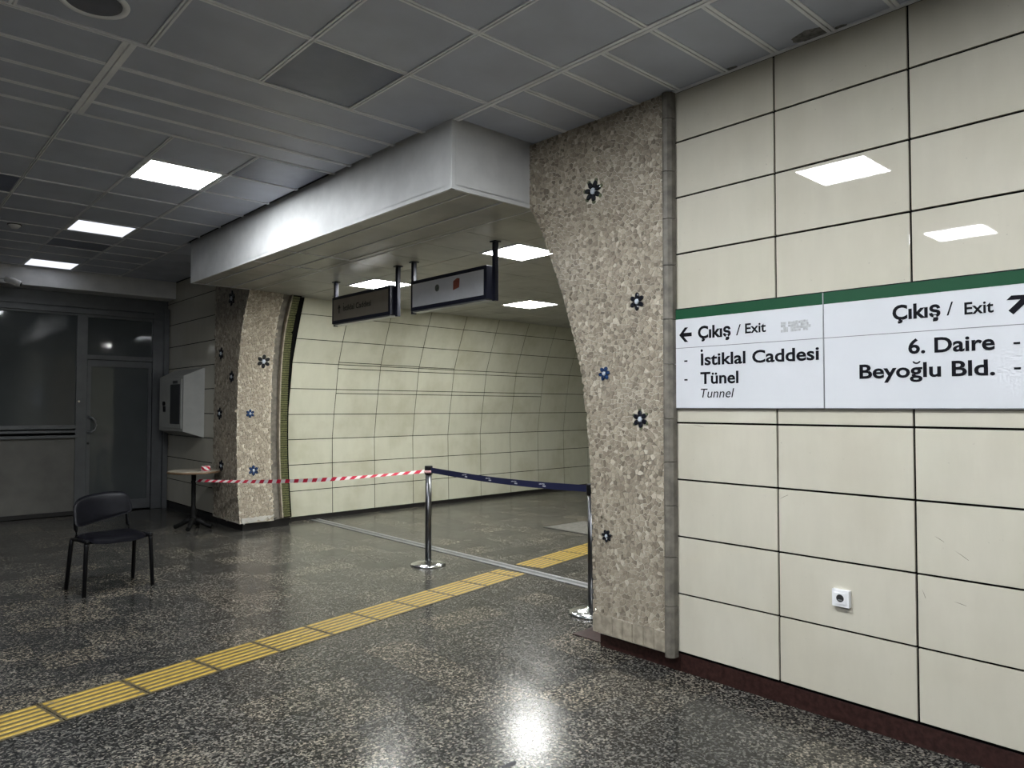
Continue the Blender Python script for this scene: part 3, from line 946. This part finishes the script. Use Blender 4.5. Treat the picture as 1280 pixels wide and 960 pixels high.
def arrow(parent, y, z, s_, rot):
    pts = [(-.5, 0), (-.04, .5), (.22, .5), (-.13, .13), (.5, .13), (.5, -.13), (-.13, -.13), (.22, -.5), (-.04, -.5)]
    c_, n_ = math.cos(rot), math.sin(rot)
    slab(parent, XT, [(y-(a*c_-b*n_)*s_, z+(a*n_+b*c_)*s_) for a, b in pts], 'sign_black', 'arrow')
arrow(s1, 2.478, 1.977, .086, 0)
m = MB()
for k in range(12):
    for j in range(4):
        if random.random() < .8:
            y, z = 1.885-k*.0135, 1.945+j*.0135+k*.0003
            m.box(XT+.0006, XT+.0016, y-.0135*random.uniform(.8, 1.15), y, z, z+.0135*random.uniform(.8, 1.1))
m.build('sticker_residue', 'sign_residue', s1)
text('Çıkış', 1.329, 1.125, 1.963, .066, 'sign_black', s2, XT, bold=.032)
text('/', 1.100, 1.074, 1.963, .060, 'sign_black', s2, XT, bold=0)
text('Exit', 1.030, .919, 1.961, .052, 'sign_black', s2, XT, bold=.02)
arrow(s2, .822, 1.987, .098, math.radians(225))
text('6. Daire', 1.262, .917, 1.801, .066, 'sign_black', s2, XT)
text('Beyoglu Bld.', 1.484, .918, 1.692, .066, 'sign_black', s2, XT)
gy, gz = 1.228, 1.692+.056
m = MB()
pts = [(gy+.017*math.cos(a), gz+.016+.013*math.sin(a)) for a in [math.pi+math.pi*k/8 for k in range(9)]]
pts += [(gy+.010*math.cos(a), gz+.016+.006*math.sin(a)) for a in [2*math.pi-math.pi*k/8 for k in range(9)]]
slab(s2, XT, pts, 'sign_black', 'breve')
dash(s2, .838, 1.822, .024); dash(s2, .838, 1.716, .024)

# ------------------------------------------------------------------ power socket
so = thing('power_socket', 'white surface power socket low on the cream wall', 'socket', (WX, 1.588, .615))
B(WX-.026, WX, 1.546, 1.630, .574, .657, .003).build('housing', 'socket_white', so)
B(WX-.030, WX-.024, 1.560, 1.616, .588, .643, .002).build('cover', 'socket_white', so)
MB().lathe([(.0185, 0), (.0185, -.0012)], (WX-.0298, 1.588, .617), 'X', 20).build('well', 'socket_dark', so)
B(WX-.0325, WX-.0305, 1.578, 1.598, .606, .611).build('earth_contact', 'aluminium', so)
m = MB()
for k in range(9):
    y, z = 1.57+random.uniform(-.012, .04), .545+random.uniform(0, .024)
    m.box(WX-.0012, WX, y, y+random.uniform(.006, .018), z, z+random.uniform(.004, .012))
m.build('plaster_residue', 'plaster', so)

# ------------------------------------------------------------------ hanging box signs
HX = 4.05
def hang(ya, yb, z0, z1, face, label, posts):
    t = thing('hanging_sign', label, 'sign', (HX+.06, (ya+yb)/2, z0))
    B(HX, HX+.125, yb, ya, z0, z1, .006).build('box', 'navy_metal', t)
    B(HX-.003, HX+.002, yb+.035, ya-.035, z0+.035, z1-.035, .001).build('face', face, t)
    B(HX+.01, HX+.11, yb+.02, ya-.02, z0-.014, z0+.001, .003).build('lower_tray', 'aluminium', t)
    for y in posts:
        B(HX+.045, HX+.085, y-.02, y+.02, z0-.02, SOF+.01, .004).build('post', 'navy_metal', t)
        B(HX+.03, HX+.10, y-.035, y+.035, SOF-.008, SOF+.002).build('ceiling_plate', 'navy_metal', t)
    return t
h1 = hang(7.53, 6.32, 2.495, 2.80, 'box_sign_brown', 'brownish hanging box sign with faded İstiklal Caddesi lettering', (7.56, 6.275))
text('Istiklal Caddesi', 7.27, 6.68, 2.625, .06, 'box_sign_ink', h1, HX-.0042, bold=.02)
MB().lathe([(.007, 0), (.007, .0006)], (HX-.0042, 7.262, 2.703), 'X', 8).build('dot', 'box_sign_ink', h1)
pts = [(-.5, 0), (-.05, .42), (-.05, .14), (.5, .14), (.5, -.14), (-.05, -.14), (-.05, -.42)]
slab(h1, HX-.0042, [(7.36-b*.075, 2.655-a*.10) for a, b in pts], 'box_sign_ink', 'arrow')
h2 = hang(5.95, 4.80, 2.49, 2.785, 'box_sign_grey', 'blank pale grey hanging box sign with a grey smudge and a red sticker', (5.99, 4.755))
MB().lathe([(.034, 0), (.034, .0008)], (HX-.0042, 5.51, 2.668), 'X', 12).build('grey_emblem', 'mark_grey', h2)
slab(h2, HX-.0042, [(5.265, 2.618), (5.175, 2.634), (5.168, 2.715), (5.205, 2.722), (5.262, 2.70)], 'mark_red', 'red_sticker')

# ------------------------------------------------------------------ barrier posts, belt and tape
def post(x, y, label):
    t = thing('barrier_post', label, 'barrier post', (x, y, 0), 'chrome belt barrier posts')
    MB().lathe([(.172, 0), (.175, .008), (.165, .020), (.11, .032), (.05, .040), (.034, .05)], (x, y, 0), 'Z', 40).build('base', 'chrome', t)
    MB().lathe([(.031, .04), (.031, .90)], (x, y, 0), 'Z', 20).build('tube', 'steel_tube', t)
    MB().lathe([(.033, .885), (.040, .892), (.040, .965), (.036, .972)], (x, y, 0), 'Z', 20).build('belt_head', 'black_metal', t)
    return t
PA, PB = (4.24, 5.90), (4.17, 3.70)
post(*PA, 'chrome barrier post standing free on the floor, tape tied to its head')
post(*PB, 'chrome barrier post half hidden behind the near pillar')
def ribbon(pts, wid, name, mat, parent=None, twist=None, run=None):
    m, at = MB(), []
    L_ = 0
    rings = []
    for i, p in enumerate(pts):
        p = Vector(p)
        d = (Vector(pts[min(i+1, len(pts)-1)])-Vector(pts[max(i-1, 0)])).normalized()
        side = d.cross(Vector((0, 0, 1))).normalized()
        a = twist(i/(len(pts)-1)) if twist else 0
        up = Vector((0, 0, 1))*math.cos(a)+side*math.sin(a)
        nr = d.cross(up).normalized()*.0008
        if i: L_ += (p-Vector(pts[i-1])).length
        rings.append([p-up*wid/2-nr, p+up*wid/2-nr, p+up*wid/2+nr, p-up*wid/2+nr])
        at += [L_/(run or 1)+s_ for s_ in (0, .16, .16, 0)]
    m.loft([[tuple(v) for v in r] for r in rings], True, False)
    return m.build(name, mat, parent, None, {'run': at})
n = 30
bp = []
for k in range(n+1):
    t_ = k/n
    bp.append((PA[0]+.0+(PB[0]-PA[0])*t_, PA[1]-.042+(PB[1]-PA[1]+.084)*t_, .932-.022*math.sin(math.pi*t_)))
belt = ribbon(bp, .052, 'barrier_belt', 'belt_blue')
tag(belt, 'navy blue retractable belt stretched between the two chrome barrier posts', 'belt')
for f in (.28, .46, .62, .78):
    p = Vector(bp[int(f*n)])
    m = MB()
    for j, (dy, dz, w_, h_) in enumerate(((.03, .008, .018, .007), (.0, .010, .03, .006), (-.01, -.006, .034, .010), (.045, .006, .008, .006))):
        m.box(p.x-.0022, p.x-.0012, p.y+dy-w_/2, p.y+dy+w_/2, p.z+dz-h_/2, p.z+dz+h_/2)
    m.build('printed_mark', 'belt_mark', belt)
TAB = (3.255, 9.62)
n = 90
tpth = []
A, Bq = Vector((PA[0], PA[1]+.049, .915)), Vector((TAB[0]+.02, TAB[1]-.03, .615))
for k in range(n+1):
    t_ = k/n
    p = A.lerp(Bq, t_)
    p.z -= .05*math.sin(math.pi*t_)
    tpth.append(tuple(p))
tape = ribbon(tpth, .042, 'barrier_tape', 'tape', None, lambda f: .9*math.sin(f*9)*(.6)+.3*max(0, 1-f*6)+.35, .15)
tag(tape, 'red and white striped tape strung from the barrier post to the small table', 'tape')
kn = MB().lathe([(.0415, -.012), (.047, -.004), (.047, .006), (.0415, .014)], (PA[0], PA[1], .915), 'Z', 16)
kn.build('knot', 'tape', tape, None, {'run': [.3*i for i in range(len(kn.v))]})

# ------------------------------------------------------------------ small round table
tb = thing('round_table', 'small round pedestal table with tape roll, beside the far pillar', 'table', (TAB[0], TAB[1], 0))
MB().lathe([(.27, .712), (.312, .714), (.316, .724), (.312, .737), (.27, .7385)], (*TAB, 0), 'Z', 40).build('edge_band', 'table_edge', tb)
MB().lathe([(.305, .7375), (.305, .7405)], (*TAB, 0), 'Z', 40).build('tabletop', 'table_laminate', tb)
MB().lathe([(.09, .712), (.09, .70), (.03, .69), (.027, .62), (.034, .60), (.027, .58), (.027, .30), (.036, .26), (.042, .22), (.034, .18), (.05, .14), (.05, .07), (.02, .06)], (*TAB, 0), 'Z', 16).build('pedestal', 'cast_iron', tb)
for k in range(4):
    a = math.pi/4+k*math.pi/2+.2
    c_, s_ = math.cos(a), math.sin(a)
    MB().tube([(TAB[0]+c_*r, TAB[1]+s_*r, z) for r, z in ((.02, .12), (.08, .105), (.14, .065), (.195, .04), (.225, .03))], [.036, .034, .029, .028, .03], 8).build('foot', 'cast_iron', tb)
ro = thing('tape_roll', 'roll of red and white barrier tape lying on the small table', 'tape roll', (3.36, 9.50, .7405))
m = MB().lathe([(.03, .0), (.055, .0), (.057, .012), (.057, .050), (.055, .062), (.03, .062)], (3.36, 9.50, .7405), 'Z', 24)
m.build('wound_tape', 'tape', ro, None, {'run': [.35*(i % 24)/2+.5*(i//24) for i in range(len(m.v))]})
MB().lathe([(.029, .001), (.029, .061)], (3.36, 9.50, .7405), 'Z', 16).build('core', 'table_laminate', ro)

# ------------------------------------------------------------------ visitor chair
CC = Vector((1.685, 6.985, 0))
ch = thing('visitor_chair', 'black vinyl padded visitor chair alone on the dark floor', 'chair', CC)
ca = math.radians(7.5)
def cl(x, y, z):           # x to the sitter's left (image right), y forwards (towards the camera)
    fx, fy = math.sin(ca), -math.cos(ca)
    lx, ly = math.cos(ca), math.sin(ca)
    return (CC.x+lx*x+fx*y, CC.y+ly*x+fy*y, z)
for sx_ in (-1, 1):
    MB().tube([cl(sx_*.255, .165, .445), cl(sx_*.257, .17, .40), cl(sx_*.272, .185, .0)], [.018, .018, .0165], 10).build('leg', 'black_metal', ch)
    MB().tube([cl(sx_*.255, -.15, .43), cl(sx_*.258, -.16, .38), cl(sx_*.272, -.215, .0)], [.018, .018, .0165], 10).build('leg', 'black_metal', ch)
    MB().tube([cl(sx_*.25, .175, .44), cl(sx_*.25, 0, .438), cl(sx_*.25, -.165, .425)], .015, 10).build('side_rail', 'black_metal', ch)
    MB().tube([cl(sx_*.215, -.10, .425), cl(sx_*.215, -.165, .44), cl(sx_*.212, -.19, .50), cl(sx_*.21, -.215, .62), cl(sx_*.205, -.235, .70)], .013, 10, 1.3).build('back_upright', 'black_metal', ch)
    MB().lathe([(.018, .425), (.019, .45), (.012, .458)], (*cl(sx_*.254, .17, 0)[:2], 0), 'Z', 12).build('end_cap', 'black_metal', ch)
for yy in (.12, -.11):
    MB().tube([cl(-.25, yy, .425), cl(.25, yy, .425)], .011, 8).build('cross_bar', 'black_metal', ch)
def pad(fn, nu=20, nv=14):
    """closed cushion: fn(u, v, side) with u, v in -1..1"""
    m = MB()
    vs, fs = [], []
    for side in (0, 1):
        for i in range(nu+1):
            for j in range(nv+1):
                vs.append(fn(-1+2*i/nu, -1+2*j/nv, side))
    w_ = nv+1
    off = (nu+1)*w_
    for i in range(nu):
        for j in range(nv):
            a = i*w_+j
            fs.append((a, a+1, a+w_+1, a+w_)); fs.append((off+a, off+a+w_, off+a+w_+1, off+a+1))
    rim = [i*w_ for i in range(nu+1)]+[nu*w_+j for j in range(1, nv+1)]+[i*w_+nv for i in range(nu-1, -1, -1)]+[j for j in range(nv-1, 0, -1)]
    for k in range(len(rim)):
        a, b = rim[k], rim[(k+1) % len(rim)]
        fs.append((a, b, off+b, off+a))
    return m.add(vs, fs, True)
def sq(u, v, p=5):          # square to rounded square
    k = max(abs(u), abs(v), 1e-6)
    q = max(1e-6, (abs(u/k)**p+abs(v/k)**p)**(1/p))
    return u/q, v/q, k
def seat_fn(u, v, side):
    a, b, k = sq(u, v)
    x, y = a*.232, b*.205+.0
    e = (1-k**4)
    dip = -.034*max(0, b)**3-.006*(1-a*a)
    z = .448+dip+(.030*e**.6 if side else -.030*e**.6)+.004
    return cl(x, y+.01, z)
pad(seat_fn).build('seat', 'black_vinyl', ch)
def back_fn(u, v, side):
    a, b, k = sq(u, v, 4.5)
    x = a*.232*(1-.04*b)
    f_ = (a+1)/2
    z0_, z1_ = .50+.095*f_, .755+.04*f_
    z = (z0_+z1_)/2+b*(z1_-z0_)/2
    y = -.218-(.055*b)-.055*(1-a*a)+.03
    e = (1-k**4)
    return cl(x, y+(.022*e**.6 if side else -.018*e**.6), z+.012*(1-a*a))
pad(back_fn).build('backrest', 'black_vinyl', ch)

# ------------------------------------------------------------------ ceiling fittings
sp = thing('ceiling_speaker', 'round recessed ceiling loudspeaker with pale ring near the top left', 'speaker', (.80, 3.80, CEIL))
MB().lathe([(.118, .012), (.122, -.004), (.148, -.007), (.153, .004), (.153, .012)], (.80, 3.80, CEIL), 'Z', 40, False).build('ring', 'grid_paint', sp)
MB().lathe([(.119, 0), (.119, .006)], (.80, 3.80, CEIL-.004), 'Z', 40).build('grille', 'speaker_mesh', sp)
for (x, y), lb in (((1.22, 9.05), 'small white smoke detector on the dim ceiling, the larger of two'), ((1.05, 9.6), 'tiny dark ceiling sensor beyond the smoke detector')):
    t = thing('smoke_detector', lb, 'detector', (x, y, CEIL))
    MB().lathe([(.055, .004), (.055, -.015), (.04, -.03), (.03, -.042)], (x, y, CEIL), 'Z', 18).build('body', 'camera_white' if y < 9.3 else 'dark_trim', t)
    MB().lathe([(.065, .004), (.065, -.006)], (x, y, CEIL), 'Z', 18).build('base', 'dark_trim', t)
sc_ = thing('security_camera', 'white security camera on an arm below the dim ceiling at the left edge', 'camera', (1.25, 11.65, 3.21))
MB().tube([(1.25, 11.648, 3.23), (1.27, 11.55, 3.23), (1.33, 11.4, 3.215), (1.43, 11.31, 3.20)], .012, 8).build('arm', 'camera_white', sc_)
MB().lathe([(.04, 0), (.04, .012)], (1.25, 11.637, 3.23), 'Y', 14).build('mount', 'camera_white', sc_)
a_, b_ = Vector((1.435, 11.32, 3.205)), Vector((1.60, 11.27, 3.14))
bd = MB().tube([a_, a_.lerp(b_, .05), a_.lerp(b_, .5), a_.lerp(b_, .9), b_], [.025, .04, .045, .042, .034], 14).build('housing', 'camera_white', sc_)
MB().tube([b_-(b_-a_)*.02, b_+(b_-a_)*.03], .026, 12).build('lens', 'black_metal', sc_)
